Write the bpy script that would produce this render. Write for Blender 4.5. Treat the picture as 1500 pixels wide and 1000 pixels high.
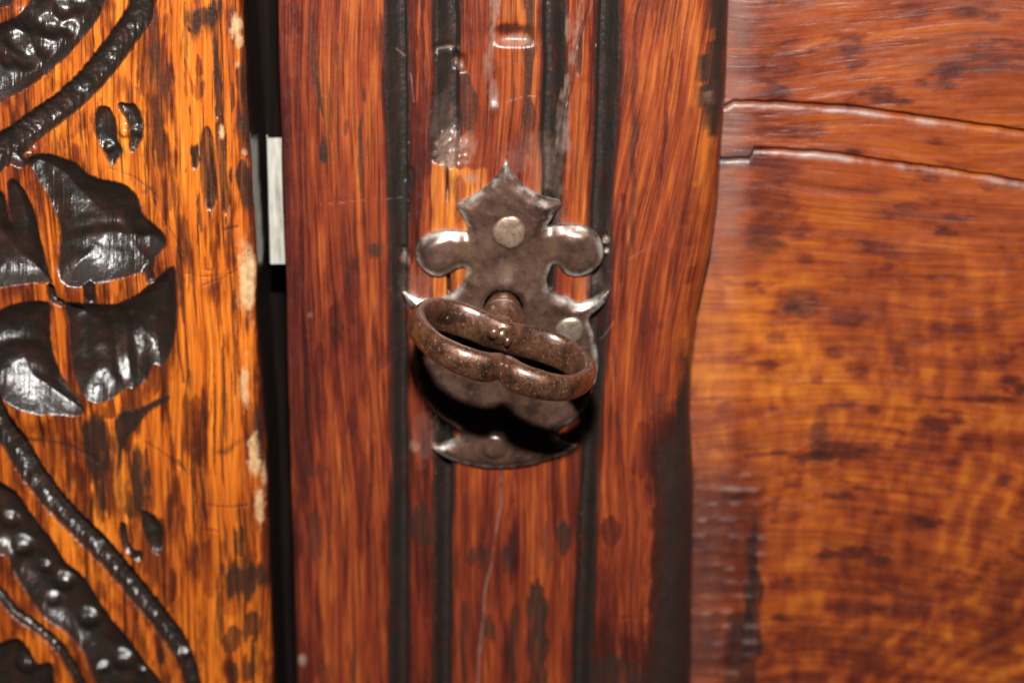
import bpy, math
import numpy as np
from mathutils import Vector, Matrix
from mathutils.geometry import delaunay_2d_cdt

for o in list(bpy.data.objects):
    bpy.data.objects.remove(o)
scene = bpy.context.scene
CM = 0.01                                   # everything below is written in centimetres

# ------------------------------------------------------------------ camera, world, flash
F = 3378.0; DIST = 43.0
TH = math.radians(21.96); SR = .0154; CR = math.sqrt(1 - SR * SR)
fw = np.array([0, math.cos(TH), -math.sin(TH)])
r0 = np.array([1., 0, 0]); u0 = np.array([0, math.sin(TH), math.cos(TH)])
rt = CR * r0 + SR * u0
up = -SR * r0 + CR * u0
CAM = -DIST * fw

cam_d = bpy.data.cameras.new('camera'); cam = bpy.data.objects.new('camera', cam_d)
scene.collection.objects.link(cam); scene.camera = cam
cam.matrix_world = Matrix(((rt[0], up[0], -fw[0], CAM[0] * CM), (rt[1], up[1], -fw[1], CAM[1] * CM),
                           (rt[2], up[2], -fw[2], CAM[2] * CM), (0, 0, 0, 1)))
cam_d.sensor_fit = 'HORIZONTAL'; cam_d.sensor_width = 22.2; cam_d.lens = F * 22.2 / 1500
cam_d.clip_start = .01; cam_d.clip_end = 10
cam_d.dof.use_dof = True; cam_d.dof.focus_distance = .398; cam_d.dof.aperture_fstop = 7.5

world = bpy.data.worlds.new('World'); scene.world = world; world.use_nodes = True
wb = world.node_tree.nodes['Background']
wb.inputs[0].default_value = (1, .9, .8, 1); wb.inputs[1].default_value = .005

fl = bpy.data.lights.new('camera_flash', 'AREA'); fl.shape = 'RECTANGLE'; fl.size = .024; fl.size_y = .012
fl.energy = 4.3; fl.color = (1, .97, .93)
flo = bpy.data.objects.new('camera_flash', fl); scene.collection.objects.link(flo)
FP = CAM + 10.7 * up + .5 * fw
flo.location = Vector(FP * CM)
flo.rotation_euler = (Vector((-.3 * CM, 0, 0)) - flo.location).to_track_quat('-Z', 'Y').to_euler()

scene.view_settings.view_transform = 'Standard'; scene.view_settings.look = 'None'
scene.view_settings.exposure = 0; scene.view_settings.gamma = 1

# ------------------------------------------------------------------ measuring on the photograph
def pt(px, py, Y=0.0):
    d = fw + ((px - 750) / F) * rt - ((py - 500) / F) * up
    return CAM + d * ((Y - CAM[1]) / d[1])

def pts(lst, Y=0.0):
    return np.array([pt(a, b, Y)[[0, 2]] for a, b in lst])

PXC = DIST / F                              # size of one photo pixel at the door, in cm

def smooth_line(p, n=6, closed=False):
    p = np.asarray(p, float); N = len(p); out = []
    m = N if closed else N - 1
    for i in range(m):
        g = (lambda k: p[k % N]) if closed else (lambda k: p[min(max(k, 0), N - 1)])
        a, b, c, d = g(i - 1), g(i), g(i + 1), g(i + 2)
        for t in np.arange(n) / n:
            out.append(.5 * (2 * b + (c - a) * t + (2 * a - 5 * b + 4 * c - d) * t * t + (3 * b - a - 3 * c + d) * t ** 3))
    if not closed: out.append(p[-1])
    return np.array(out)

# ------------------------------------------------------------------ noise
def _h(ix, iy, s):
    h = (ix.astype(np.int64) * 374761393 + iy.astype(np.int64) * 668265263 + s * 974634777) & 0xffffffff
    h = ((h ^ (h >> 13)) * 1274126177) & 0xffffffff
    h = ((h ^ (h >> 16)) * 2246822519) & 0xffffffff
    return ((h ^ (h >> 15)) & 0xffff) / 32767.5 - 1
def vn(x, y, s=0):
    ix, iy = np.floor(x), np.floor(y); fx, fy = x - ix, y - iy
    fx = fx * fx * (3 - 2 * fx); fy = fy * fy * (3 - 2 * fy)
    a, b, c, d = _h(ix, iy, s), _h(ix + 1, iy, s), _h(ix, iy + 1, s), _h(ix + 1, iy + 1, s)
    return (a * (1 - fx) + b * fx) * (1 - fy) + (c * (1 - fx) + d * fx) * fy
def fbm(x, y, s=0, o=4, g=.5):
    t = 0; a = 1; n = 0
    for i in range(o):
        t = t + a * vn(x * 2 ** i + 17.3 * i, y * 2 ** i - 9.1 * i, s + i); n += a; a *= g
    return t / n
def sst(a, b, x):
    t = np.clip((x - a) / (b - a), 0, 1); return t * t * (3 - 2 * t)
def gauss(d, w): return np.exp(-(d / w) ** 2)

def seg_dist(X, Z, line, closed=False):
    """distance to a polyline and the position along it"""
    best = np.full(X.shape, 1e9); par = np.zeros(X.shape)
    n = len(line); m = n if closed else n - 1
    for i in range(m):
        a, b = line[i], line[(i + 1) % n]; e = b - a; L = max(e @ e, 1e-12)
        t = np.clip(((X - a[0]) * e[0] + (Z - a[1]) * e[1]) / L, 0, 1)
        d = (X - a[0] - t * e[0]) ** 2 + (Z - a[1] - t * e[1]) ** 2
        k = d < best; best[k] = d[k]; par[k] = (i + t[k]) / m
    return np.sqrt(best), par
def inside(X, Z, poly):
    c = np.zeros(X.shape, bool); n = len(poly)
    for i in range(n):
        a, b = poly[i], poly[(i + 1) % n]
        if a[1] == b[1]: continue
        k = ((a[1] > Z) != (b[1] > Z)) & (X < (b[0] - a[0]) * (Z - a[1]) / (b[1] - a[1]) + a[0])
        c ^= k
    return c
def sdf(X, Z, poly):
    """positive inside; only worked out near the shape"""
    lo, hi = poly.min(0) - .4, poly.max(0) + .4
    out = np.full(X.shape, -1.0)
    k = (X > lo[0]) & (X < hi[0]) & (Z > lo[1]) & (Z < hi[1])
    if k.any():
        x, z = X[k], Z[k]
        d, _ = seg_dist(x, z, poly, True)
        out[k] = np.where(inside(x, z, poly), d, -d)
    return out
def ldist(X, Z, line, r=.6):
    lo, hi = line.min(0) - r, line.max(0) + r
    out = np.full(X.shape, 9.0); par = np.zeros(X.shape)
    k = (X > lo[0]) & (X < hi[0]) & (Z > lo[1]) & (Z < hi[1])
    if k.any():
        out[k], par[k] = seg_dist(X[k], Z[k], line)
    return out, par

# ------------------------------------------------------------------ object helpers
def link(name, data, parent=None):
    o = bpy.data.objects.new(name, data); scene.collection.objects.link(o)
    if parent: o.parent = parent
    return o
def empty(name, loc):
    o = link(name, None); o.location = Vector(loc) * CM; o.empty_display_size = .01; return o
def tag(o, label=None, cat=None, kind=None, group=None):
    for k, v in (('label', label), ('category', cat), ('kind', kind), ('group', group)):
        if v: o[k] = v
    return o
def mesh_from(name, V, faces, mat, attrs=None, off=(0, 0, 0), parent=None, smooth=True):
    me = bpy.data.meshes.new(name)
    V = (np.asarray(V, float) - np.asarray(off, float)) * CM
    if isinstance(faces, np.ndarray):
        nf, k = faces.shape
        me.vertices.add(len(V)); me.vertices.foreach_set('co', V.astype(np.float32).ravel())
        me.loops.add(nf * k); me.loops.foreach_set('vertex_index', faces.astype(np.int32).ravel())
        me.polygons.add(nf); me.polygons.foreach_set('loop_start', np.arange(0, nf * k, k, dtype=np.int32))
        me.update(calc_edges=True)
    else:
        me.from_pydata([tuple(v) for v in V], [], [tuple(f) for f in faces])
    if smooth: me.polygons.foreach_set('use_smooth', np.ones(len(me.polygons), bool))
    for k, a in (attrs or {}).items():
        if k == 'grain':
            at = me.attributes.new(k, 'FLOAT_VECTOR', 'POINT'); at.data.foreach_set('vector', a.astype(np.float32).ravel())
        elif a.ndim == 1:
            at = me.attributes.new(k, 'FLOAT', 'POINT'); at.data.foreach_set('value', a.astype(np.float32))
        else:
            at = me.attributes.new(k, 'FLOAT_COLOR', 'POINT')
            c = np.ones((len(a), 4), np.float32); c[:, :3] = a; at.data.foreach_set('color', c.ravel())
    me.materials.append(mat); me.update(); me.validate()
    return link(name, me, parent)
def grid_faces(nr, nc, flip=False):
    i = np.arange(nr - 1)[:, None] * nc + np.arange(nc - 1)[None, :]
    q = np.stack([i, i + 1, i + nc + 1, i + nc], -1).reshape(-1, 4)
    return q[:, ::-1] if flip else q

# ------------------------------------------------------------------ materials
class NT:
    def __init__(s, name):
        s.m = bpy.data.materials.new(name); s.m.use_nodes = True; s.t = s.m.node_tree
        s.b = s.t.nodes['Principled BSDF']
    def n(s, typ, **kw):
        n = s.t.nodes.new(typ)
        for k, v in kw.items(): setattr(n, k, v)
        return n
    def l(s, a, b): s.t.links.new(a, b)
    def val(s, sock, v):
        if hasattr(v, 'links'): s.l(v, sock)
        else: sock.default_value = v
    def math(s, op, a, b=0.0, clamp=False):
        n = s.n('ShaderNodeMath', operation=op, use_clamp=clamp); s.val(n.inputs[0], a); s.val(n.inputs[1], b); return n.outputs[0]
    def mix(s, f, a, b, mode='MIX'):
        n = s.n('ShaderNodeMix', data_type='RGBA', blend_type=mode)
        s.val(n.inputs[0], f)
        for k, v in ((6, a), (7, b)):
            if hasattr(v, 'links'): s.l(v, n.inputs[k])
            else: n.inputs[k].default_value = (*v, 1)
        return n.outputs[2]
    def noise(s, vec, scale, detail=4, rough=.55, dist=0):
        n = s.n('ShaderNodeTexNoise'); n.inputs['Scale'].default_value = scale; n.inputs['Detail'].default_value = detail
        n.inputs['Roughness'].default_value = rough; n.inputs['Distortion'].default_value = dist
        s.l(vec, n.inputs['Vector']); return n.outputs['Fac']
    def ramp(s, f, stops):
        n = s.n('ShaderNodeValToRGB'); s.l(f, n.inputs[0]); e = n.color_ramp.elements
        while len(e) < len(stops): e.new(.5)
        for k, (p, c) in enumerate(stops): e[k].position = p; e[k].color = (*c, 1) if len(c) == 3 else c
        return n.outputs[0]
    def mapping(s, vec, sc, loc=(0, 0, 0)):
        n = s.n('ShaderNodeMapping'); n.inputs['Scale'].default_value = sc; n.inputs['Location'].default_value = loc
        s.l(vec, n.inputs['Vector']); return n.outputs[0]

def wood(name, stops, axis, brown, black, pale, rough=.36, coat=.25, grainamp=.5, pore=.6, pore2=.5, black_rough=.36, black_coat=.2):
    """grain along z (axis 2) or x (axis 0); the mesh carries 'mask' (black stain, brown stain, both also painted shade, pale wear and painted highlights) and 'tone'"""
    m = NT(name)
    g = m.n('ShaderNodeNewGeometry').outputs['Position']
    warp = m.n('ShaderNodeTexNoise'); warp.inputs['Scale'].default_value = 1.0
    gc = m.n('ShaderNodeAttribute', attribute_name='grain').outputs['Vector']
    m.l(m.mapping(gc, (60, 60, 14) if axis == 2 else (14, 60, 60)), warp.inputs['Vector']); warp.inputs['Detail'].default_value = 2
    sub = m.n('ShaderNodeVectorMath', operation='SUBTRACT'); m.l(warp.outputs['Color'], sub.inputs[0]); sub.inputs[1].default_value = (.5, .5, .5)
    scl = m.n('ShaderNodeVectorMath', operation='SCALE'); m.l(sub.outputs[0], scl.inputs[0]); scl.inputs['Scale'].default_value = .004
    add = m.n('ShaderNodeVectorMath', operation='ADD'); m.l(gc, add.inputs[0]); m.l(scl.outputs[0], add.inputs[1])
    v = add.outputs[0]
    L = lambda a, b, loc=(0, 0, 0): m.mapping(v, (a, a * .4, b) if axis == 2 else (b, a * .4, a), loc)
    fine = m.noise(L(2300, 55), 1, 5, .65)
    mid = m.noise(L(700, 15, (3, 1, 7)), 1, 3, .55)
    pores = m.noise(L(3300, 85, (9, 4, 2)), 1, 2, .5)
    a = m.n('ShaderNodeAttribute', attribute_name='mask'); sp = m.n('ShaderNodeSeparateColor'); m.l(a.outputs['Color'], sp.inputs[0])
    tone = m.n('ShaderNodeAttribute', attribute_name='tone').outputs['Fac']
    f = m.math('ADD', m.math('MULTIPLY', m.math('SUBTRACT', fine, .5), grainamp), m.math('MULTIPLY', m.math('SUBTRACT', mid, .5), grainamp * .8))
    f = m.math('ADD', f, m.math('SUBTRACT', tone, m.math('MULTIPLY', sp.outputs[1], .38)), True)
    col = m.ramp(f, stops)
    pm = m.n('ShaderNodeMapRange'); m.l(pores, pm.inputs[0]); pm.inputs[1].default_value = .57; pm.inputs[2].default_value = .70
    pf = m.math('MULTIPLY', pm.outputs[0], pore)
    col = m.mix(pf, col, brown)
    p2 = m.n('ShaderNodeMapRange'); m.l(m.noise(L(1500, 36, (5, 8, 3)), 1, 4, .62), p2.inputs[0]); p2.inputs[1].default_value = .54; p2.inputs[2].default_value = .61
    p2f = m.math('MULTIPLY', p2.outputs[0], pore2)
    col = m.mix(p2f, col, tuple(c * .8 for c in brown))
    col = m.mix(m.math('MULTIPLY', m.math('POWER', sp.outputs[1], 2.0), .85), col, brown)
    bl = m.mix(m.ramp(m.noise(g, 330, 4, .65), [(.42, (0, 0, 0)), (.68, (1, 1, 1))]), black, tuple(c * .8 + d * .55 for c, d in zip(black, brown)))
    col = m.mix(sp.outputs[0], col, bl)
    pl = m.mix(m.noise(g, 1500, 3), tuple(c * .6 for c in pale), pale)
    col = m.mix(sp.outputs[2], col, pl)
    m.l(col, m.b.inputs['Base Color'])
    rr = m.n('ShaderNodeMapRange'); m.l(m.noise(g, 500, 4, .65), rr.inputs[0]); rr.inputs[1].default_value = .3; rr.inputs[2].default_value = .7
    rr.inputs[3].default_value = rough - .08; rr.inputs[4].default_value = rough + .14
    r2 = m.math('ADD', m.math('MULTIPLY', rr.outputs[0], m.math('SUBTRACT', 1, sp.outputs[0])), m.math('MULTIPLY', sp.outputs[0], black_rough))
    m.l(r2, m.b.inputs['Roughness'])
    m.b.inputs['Coat Roughness'].default_value = .26; m.l(m.math('ADD', coat, m.math('MULTIPLY', sp.outputs[0], black_coat)), m.b.inputs['Coat Weight'])
    bp = m.n('ShaderNodeBump'); bp.inputs['Strength'].default_value = .55; bp.inputs['Distance'].default_value = .00022
    hh = m.math('SUBTRACT', m.math('MULTIPLY', fine, .6), m.math('MULTIPLY', pf, .6))
    lump = m.math('MULTIPLY', m.noise(g, 1100, 4, .6), m.math('ADD', .3, m.math('MULTIPLY', sp.outputs[0], .75)))
    m.l(m.math('ADD', hh, lump), bp.inputs['Height']); m.l(bp.outputs[0], m.b.inputs['Normal'])
    m.l(bp.outputs[0], m.b.inputs['Coat Normal'])
    return m.m

M_carved = wood('carved_oak', [(0, (.085, .012, .004)), (.25, (.27, .050, .006)), (.5, (.50, .115, .009)), (.75, (.68, .185, .016)), (1, (.82, .31, .04))], 2,
                (.035, .008, .004), (.014, .0105, .008), (.72, .50, .26), rough=.34, grainamp=1.1, pore=.55, pore2=.75, black_rough=.36, black_coat=.75)
M_stile = wood('red_oak', [(0, (.030, .006, .005)), (.28, (.11, .016, .008)), (.5, (.23, .040, .011)), (.75, (.40, .102, .018)), (1, (.60, .21, .03))], 2,
               (.03, .009, .006), (.018, .0145, .012), (.34, .25, .20), rough=.33, grainamp=.85, pore=.55, pore2=.6, black_rough=.38, black_coat=.3)
M_panel = wood('brown_oak', [(0, (.04, .008, .006)), (.28, (.13, .020, .007)), (.5, (.26, .050, .009)), (.75, (.44, .12, .012)), (1, (.60, .23, .03))], 0,
               (.035, .012, .008), (.014, .010, .009), (.46, .38, .34), rough=.36, grainamp=.38, pore=.25, pore2=.28)

def metal(name, dark, mid, light, rough, metallic, speck=.5, scale=1.0, bump=.0002, coat=0, rim=None, crough=.24):
    m = NT(name)
    g = m.n('ShaderNodeNewGeometry').outputs['Position']
    n1 = m.noise(g, 260 * scale, 5, .6); n2 = m.noise(g, 1500 * scale, 4, .7); n3 = m.noise(g, 3200 * scale, 2, .6)
    col = m.ramp(n1, [(.36, dark), (.52, mid), (.72, tuple(.82 * a + .18 * b for a, b in zip(mid, light)))])
    s = m.n('ShaderNodeMapRange'); m.l(n2, s.inputs[0]); s.inputs[1].default_value = .56; s.inputs[2].default_value = .68
    s3 = m.n('ShaderNodeMapRange'); m.l(n3, s3.inputs[0]); s3.inputs[1].default_value = .5; s3.inputs[2].default_value = .62
    sf = m.math('MULTIPLY', m.math('MULTIPLY', s.outputs[0], s3.outputs[0]), speck)
    col = m.mix(sf, col, light)
    d = m.n('ShaderNodeMapRange'); m.l(m.noise(g, 900 * scale, 4, .7), d.inputs[0]); d.inputs[1].default_value = .52; d.inputs[2].default_value = .7
    col = m.mix(m.math('MULTIPLY', d.outputs[0], .7), col, tuple(c * .35 for c in dark))
    if rim:
        rm = m.n('ShaderNodeAttribute', attribute_name='rim').outputs['Fac']
        rf = m.math('MULTIPLY', rm, m.ramp(m.noise(g, 420, 4, .6), [(.42, (.05, .05, .05)), (.6, (1, 1, 1))]))
        col = m.mix(m.math('MULTIPLY', m.n('ShaderNodeAttribute', attribute_name='rust').outputs['Fac'], .75), col, (.19, .115, .065))
        col = m.mix(m.math('MULTIPLY', rf, .8), col, rim)  # polished edge wear, with the rim highlight painted in as well
    m.b.inputs['Coat Weight'].default_value = coat; m.b.inputs['Coat Roughness'].default_value = crough
    m.b.inputs['Coat IOR'].default_value = 1.85
    m.l(col, m.b.inputs['Base Color'])
    rr = m.n('ShaderNodeMapRange'); m.l(n2, rr.inputs[0]); rr.inputs[1].default_value = .3; rr.inputs[2].default_value = .75
    rr.inputs[3].default_value = rough - .06; rr.inputs[4].default_value = rough + .2
    m.l(rr.outputs[0], m.b.inputs['Roughness'])
    m.l(m.math('SUBTRACT', metallic, m.math('MULTIPLY', sf, metallic)), m.b.inputs['Metallic'])
    bp = m.n('ShaderNodeBump'); bp.inputs['Strength'].default_value = .6; bp.inputs['Distance'].default_value = bump
    m.l(m.math('ADD', n2, m.math('MULTIPLY', n3, .35)), bp.inputs['Height']); m.l(bp.outputs[0], m.b.inputs['Normal'])
    return m.m
M_key = metal('rusty_key_iron', (.034, .016, .010), (.125, .048, .024), (.46, .32, .18), .30, .5, .95, 1.35, coat=1.0, crough=.22)
M_plate = metal('worn_plate_iron', (.048, .022, .015), (.125, .064, .045), (.28, .18, .11), .34, .55, .35, .6, .00010, coat=.4, rim=(.58, .54, .48))
M_topnail = metal('brown_nail', (.17, .105, .07), (.30, .20, .14), (.5, .42, .34), .30, .5, .3, 1.2, .0001)
M_nail = metal('polished_nail', (.20, .15, .11), (.34, .27, .20), (.6, .52, .4), .30, .6, .3, 1.2, .0001)

# ------------------------------------------------------------------ relief sheets
def axis_list(n, before=None, after=None):
    """list of (s, outward offset, recess) along one direction; before/after = (run, drop, depth)"""
    L = []
    def edge(run, drop, depth, sign, s):
        e = []
        for t in np.linspace(0, math.pi / 2, 9)[1:]:
            e.append((s, sign * run * math.sin(t), drop * (1 - math.cos(t))))
        for t in np.linspace(0, 1, 7)[1:]:
            e.append((s, sign * run * (1.0), drop + depth * t))
        return e
    if before: L += edge(*before, -1, 0.0)[::-1]
    L += [(s, 0, 0) for s in np.linspace(0, 1, n)]
    if after: L += edge(*after, 1, 1.0)
    return np.array(L)

def line_x_of_z(px_list, Y):
    p = pts(px_list, Y); p = p[np.argsort(p[:, 1])]
    lo = p[0] + (p[0] - p[2]) / (p[0][1] - p[2][1]) * (-14 - p[0][1]); hi = p[-1] + (p[-1] - p[-3]) / (p[-1][1] - p[-3][1]) * (14 - p[-1][1])
    return lambda z: np.interp(z, np.r_[lo[1], p[:, 1], hi[1]], np.r_[lo[0], p[:, 0], hi[0]])
def line_z_of_x(px_list, Y):
    p = pts(px_list, Y)
    return lambda x: np.interp(x, p[:, 0], p[:, 1])

def finish(name, X, Y, Z, H, mask, tone, mat, parent=None, off=(0, 0, 0), G=None):
    gx, gz = G if G is not None else (X, Z)
    gr = np.stack([gx, Y, gz], -1).reshape(-1, 3) * CM
    V = np.stack([X, Y - H, Z], -1).reshape(-1, 3)
    nr, nc = X.shape
    return mesh_from(name, V, grid_faces(nr, nc), mat, {'mask': np.clip(mask, 0, 1).reshape(-1, 3), 'tone': np.clip(tone, 0, 1).ravel(), 'grain': gr}, off, parent)

class Relief:
    """height, stains and tone gathered over one wooden surface; features are given as photo pixels laid on its face plane"""
    def __init__(s, X, Z, Y0, grain=True):
        s.grain = grain
        s.X, s.Z, s.Y0 = X, Z, Y0
        s.H = np.zeros(X.shape); s.K = np.zeros(X.shape); s.B = np.zeros(X.shape); s.P = np.zeros(X.shape); s.T = np.full(X.shape, .5)
    def p(s, l): return pts(l, s.Y0)
    def streak(s, px, y0, y1, w, amt=1.0, kind='K', tox=None, depth=0.0, wob=.05, soft=.5):
        """a stain that runs with the vertical grain, from y0 to y1, about w pixels wide"""
        a, b = s.p([(px, y0), (tox if tox is not None else px, y1)])
        w = w * PXC / 2; X, Z = s.X, s.Z
        k = (np.abs(X - (a[0] + b[0]) / 2) < abs(a[0] - b[0]) / 2 + w * 3 + .3) & (Z < a[1] + .5) & (Z > b[1] - .5)
        if not k.any(): return
        x, z = X[k], Z[k]; t = (a[1] - z) / (a[1] - b[1])
        cx = a[0] + (b[0] - a[0]) * t + wob * fbm(z * 1.7, z * 0 + px, 5, 3)
        wd = w * (1 + .5 * vn(z * 2.3, z * 0 + px * .7, 8)) * np.sqrt(np.clip(4 * t * (1 - t) + .25 + .4 * vn(x * 22, z * .8, 12), 0, 1))
        d = np.abs(x - cx + .012 * vn(x * 40, z * 2, 3)) - wd
        m = 1 - sst(-w * soft, w * soft * .8 + .004, d)
        L = abs(a[1] - b[1])
        ends = sst(-.18, .18, (t * L) + .25 * vn(x * 14, z * .5, 4)) * sst(-.18, .18, ((1 - t) * L) + .25 * vn(x * 13, z * .5, 7))
        g1 = fbm(x * 17, z * 1.1, 6, 4, .65); m = sst(.28, .78, m * ends * (1.75 if amt >= .9 else 1.3) + (.85 if s.Y0 == 0 and w > .05 else .6) * g1 * (m * ends > .03)) * amt * np.clip(.88 + .5 * fbm(x * 22, z * 1.5, 16, 3), .3, 1)
        if kind == 'P': m = m * np.clip(.45 + .9 * fbm(x * 9, z * 5, 26, 3), 0, .8)
        A = getattr(s, kind); A[k] = np.maximum(A[k], m)
        if depth: s.H[k] -= depth * m
    def blob(s, px, py, rx, ry, amt=1.0, kind='K', depth=0.0, rag=.5):
        c = s.p([(px, py)])[0]; rx *= PXC; ry *= PXC
        k = (np.abs(s.X - c[0]) < rx * 2.3) & (np.abs(s.Z - c[1]) < ry * 2.3)
        if not k.any(): return
        x, z = s.X[k], s.Z[k]
        fx, fz = (9, 2.2) if s.grain else (2.2, 8)
        if kind == 'P': fx, fz = 7, 5
        r2 = ((x - c[0]) / rx) ** 2 + ((z - c[1]) / ry) ** 2
        env = np.exp(-r2 * .9) * (1 - sst(3.2, 4.6, r2))
        m = sst(.22, .88, env * 1.1 + rag * 1.25 * fbm(x * fx, z * fz, int(px + py), 5, .7) * (env > .02)) * amt
        m = m * np.clip(.85 + .5 * fbm(x * fx * 2.3, z * fz * 2.3, int(px), 3), .3, 1)
        if kind == 'P' and s.Y0 == 0: m = m * .7
        A = getattr(s, kind); A[k] = np.maximum(A[k], m)
        if depth: s.H[k] -= depth * m
    def bump(s, px, py, r, h):
        c = s.p([(px, py)])[0]; r *= PXC
        s.H += h * np.exp(-(((s.X - c[0]) ** 2 + (s.Z - c[1]) ** 2) / r ** 2) ** 1.7)
    def poly(s, l, amt=1.0, kind='K', soft=.06, rag=.05, fx=14, fz=4):
        f = sdf(s.X, s.Z, smooth_line(s.p(l), 3, True)) + rag * fbm(s.X * fx, s.Z * fz, len(l), 3, .6)
        A = getattr(s, kind); np.maximum(A, amt * sst(-soft, soft, f), out=A)
    def crack(s, line, w, depth=.05, amt=.9, kind='K', sm=True, wob=.02):
        q = s.p(line); q = smooth_line(q, 6) if sm else q
        d, t = ldist(s.X + wob * vn(s.Z * 3, s.Z * 0, 3), s.Z, q)
        ww = w * PXC / 2 * (1 + .5 * vn(s.Z * 4, s.X * 4, 9))
        m = (1 - sst(ww * .2, ww * 1.6, d)) * np.clip(.65 + 1.1 * fbm(s.X * 2.2, s.Z * 2.2, len(line) + 3, 3, .7), .1, 1)
        A = getattr(s, kind); np.maximum(A, m * amt, out=A); s.H -= depth * m

# ================================================================== the carved post on the left
YL = -.8
def build_post():
    edge = line_x_of_z([(355, 0), (357, 60), (362, 150), (367, 230), (372, 330), (376, 400), (374, 455), (381, 560), (388, 650), (392, 760), (395, 880), (400, 1000)], YL)
    zs = np.linspace(-10.5, 9.5, 900)
    ax = axis_list(400, None, (.14, .14, 2.2))
    Zg = np.repeat(zs[:, None], len(ax), 1)
    e = edge(zs) + .02 * fbm(zs * 3, zs * 0, 3)
    X = -12.5 + (e[:, None] - .14 + 12.5) * ax[None, :, 0] + ax[None, :, 1]
    Yd = YL + np.repeat(ax[None, :, 2], len(zs), 0)
    s = Relief(X, Zg, YL); Z = Zg
    rag = .014 * vn(X * 22, Z * 2.6, 31) + .009 * vn(X * 45, Z * 9, 32)
    depth = np.zeros(X.shape); black = np.zeros(X.shape); gm = np.zeros(X.shape)
    c3 = lambda l: [(a / 2.94, b / 2.94) for a, b in l]
    c4 = lambda l: [(a / 2.38, 200 + b / 2.38) for a, b in l]
    c5 = lambda l: [(a / 2.38, 580 + b / 2.38) for a, b in l]
    def carve(poly, d, w, sm=True, edge_soft=.03):
        nonlocal depth, black
        q = s.p(poly); q = smooth_line(q, 5, True) if sm else q
        f0 = sdf(X, Z, q); f = f0 + rag
        fd = f0 + rag * np.exp(-np.clip(f0, 0, 9) / .04)
        depth = np.maximum(depth, d * (1 - np.exp(-np.clip(fd, 0, 9) / w)))
        black = np.maximum(black, sst(-.012, edge_soft, f))
    def groove(line, w, d):
        nonlocal depth, black
        q = smooth_line(s.p([(a, b) for a, b in line]), 6)
        dd, t = ldist(X, Z, q); half = w * PXC / 2 * 1.22
        if np.ndim(half) and len(half) > 1: half = np.interp(t, np.linspace(0, 1, len(half)), half)
        f = half - dd + rag
        nonlocal gm; gm = np.maximum(gm, sst(.03, .1, f))
        depth = np.maximum(depth, np.where(f > 0, d * (1 - (1 - np.clip(f / half, 0, 1)) ** 3.2), 0))
        black = np.maximum(black, sst(-.012, .03, f))
    # A: broad band, top left
    carve([(-60, 70), (0, 36), (25, 22), (50, -6), (70, -60), (200, -60), (156, 0), (146, 24), (126, 51), (99, 82), (68, 109), (34, 133), (0, 150), (-60, 190)], .30, .12)
    carve([(-60, 20), (0, 12), (14, 6), (22, -8), (30, -60), (-60, -60)], .2, .1)
    # B: narrow curved groove
    groove([(222, -60), (210, -10), (203, 22), (177, 61), (143, 105), (102, 146), (51, 184), (8, 216), (-40, 250)], np.array([28, 30, 30, 30, 30, 30, 31, 36, 42]), .24)
    carve([(-20, 222), (12, 208), (36, 222), (42, 240), (30, 246), (10, 240), (-20, 250)], .2, .07)
    # C: four-petalled flower
    carve(c4([(95, 72), (160, 60), (250, 85), (325, 140), (430, 165), (478, 210), (500, 270), (570, 335), (578, 380), (545, 420), (535, 462), (515, 468), (440, 492), (350, 510), (262, 514), (225, 500), (204, 462), (208, 400), (204, 300), (170, 210), (125, 135)]), .55, .42)
    carve(c4([(228, 575), (300, 574), (380, 584), (450, 566), (520, 516), (603, 452), (615, 540), (618, 640), (606, 720), (588, 770), (560, 800), (534, 798), (512, 845), (470, 878), (438, 880), (405, 905), (350, 930), (300, 912), (268, 850), (245, 740), (240, 650)]), .42, .3)
    carve(c4([(-60, 190), (0, 192), (20, 212), (36, 300), (28, 220), (24, 168), (46, 148), (90, 195), (125, 280), (148, 380), (172, 470), (182, 508), (95, 514), (0, 530), (-60, 540)]), .34, .2)
    carve(c4([(-60, 640), (0, 603), (60, 580), (140, 572), (178, 584), (178, 640), (175, 700), (200, 790), (238, 870), (270, 905), (296, 962), (240, 975), (150, 960), (60, 935), (0, 900), (-60, 860)]), .52, .4)
    groove(c4([(178, 525), (185, 560), (215, 575)]), 12, .16)
    groove(c4([(314, 512), (315, 568)]), 13, .12); groove(c4([(510, 455), (524, 500)]), 11, .12)
    groove(c4([(0, 212), (25, 250), (38, 310)]), 3, .03)
    # D: long groove running down
    groove([(-30, 560)] + c5([(0, 82), (60, 180), (130, 290), (220, 400), (320, 500), (420, 610), (520, 730), (610, 850), (660, 960), (690, 1080)]), np.array([36, 35, 33, 32, 31, 31, 30, 29, 28, 22, 20]), .27)
    # E, F, G: lower left lobes
    carve(c5([(-60, 270), (0, 300), (60, 340), (110, 410), (180, 500), (230, 580), (290, 630), (350, 720), (400, 790), (460, 860), (510, 930), (580, 1020), (640, 1120), (400, 1120), (330, 1000), (290, 900), (230, 830), (150, 770), (100, 700), (50, 620), (30, 570), (0, 550), (-60, 530)]), .30, .13)
    groove(c5([(-60, 640), (0, 690), (50, 750), (120, 800), (200, 870), (240, 930), (280, 1010), (310, 1090)]), 15, .15)
    carve(c5([(-60, 880), (0, 862), (60, 842), (100, 880), (130, 930), (178, 930), (192, 1000), (200, 1100), (-60, 1100)]), .25, .12)
    # small punched hollows
    carve(c3([(410, 480), (440, 455), (475, 470), (500, 520), (510, 600), (530, 650), (500, 700), (470, 705), (440, 640), (405, 570)]), .10, .08)
    carve(c3([(508, 450), (545, 445), (590, 455), (618, 540), (612, 600), (580, 655), (555, 640), (560, 560), (530, 500)]), .18, .08)
    carve(c5([(490, 400), (540, 420), (570, 470), (560, 550), (530, 540), (500, 480)]), .15, .07)
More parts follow.
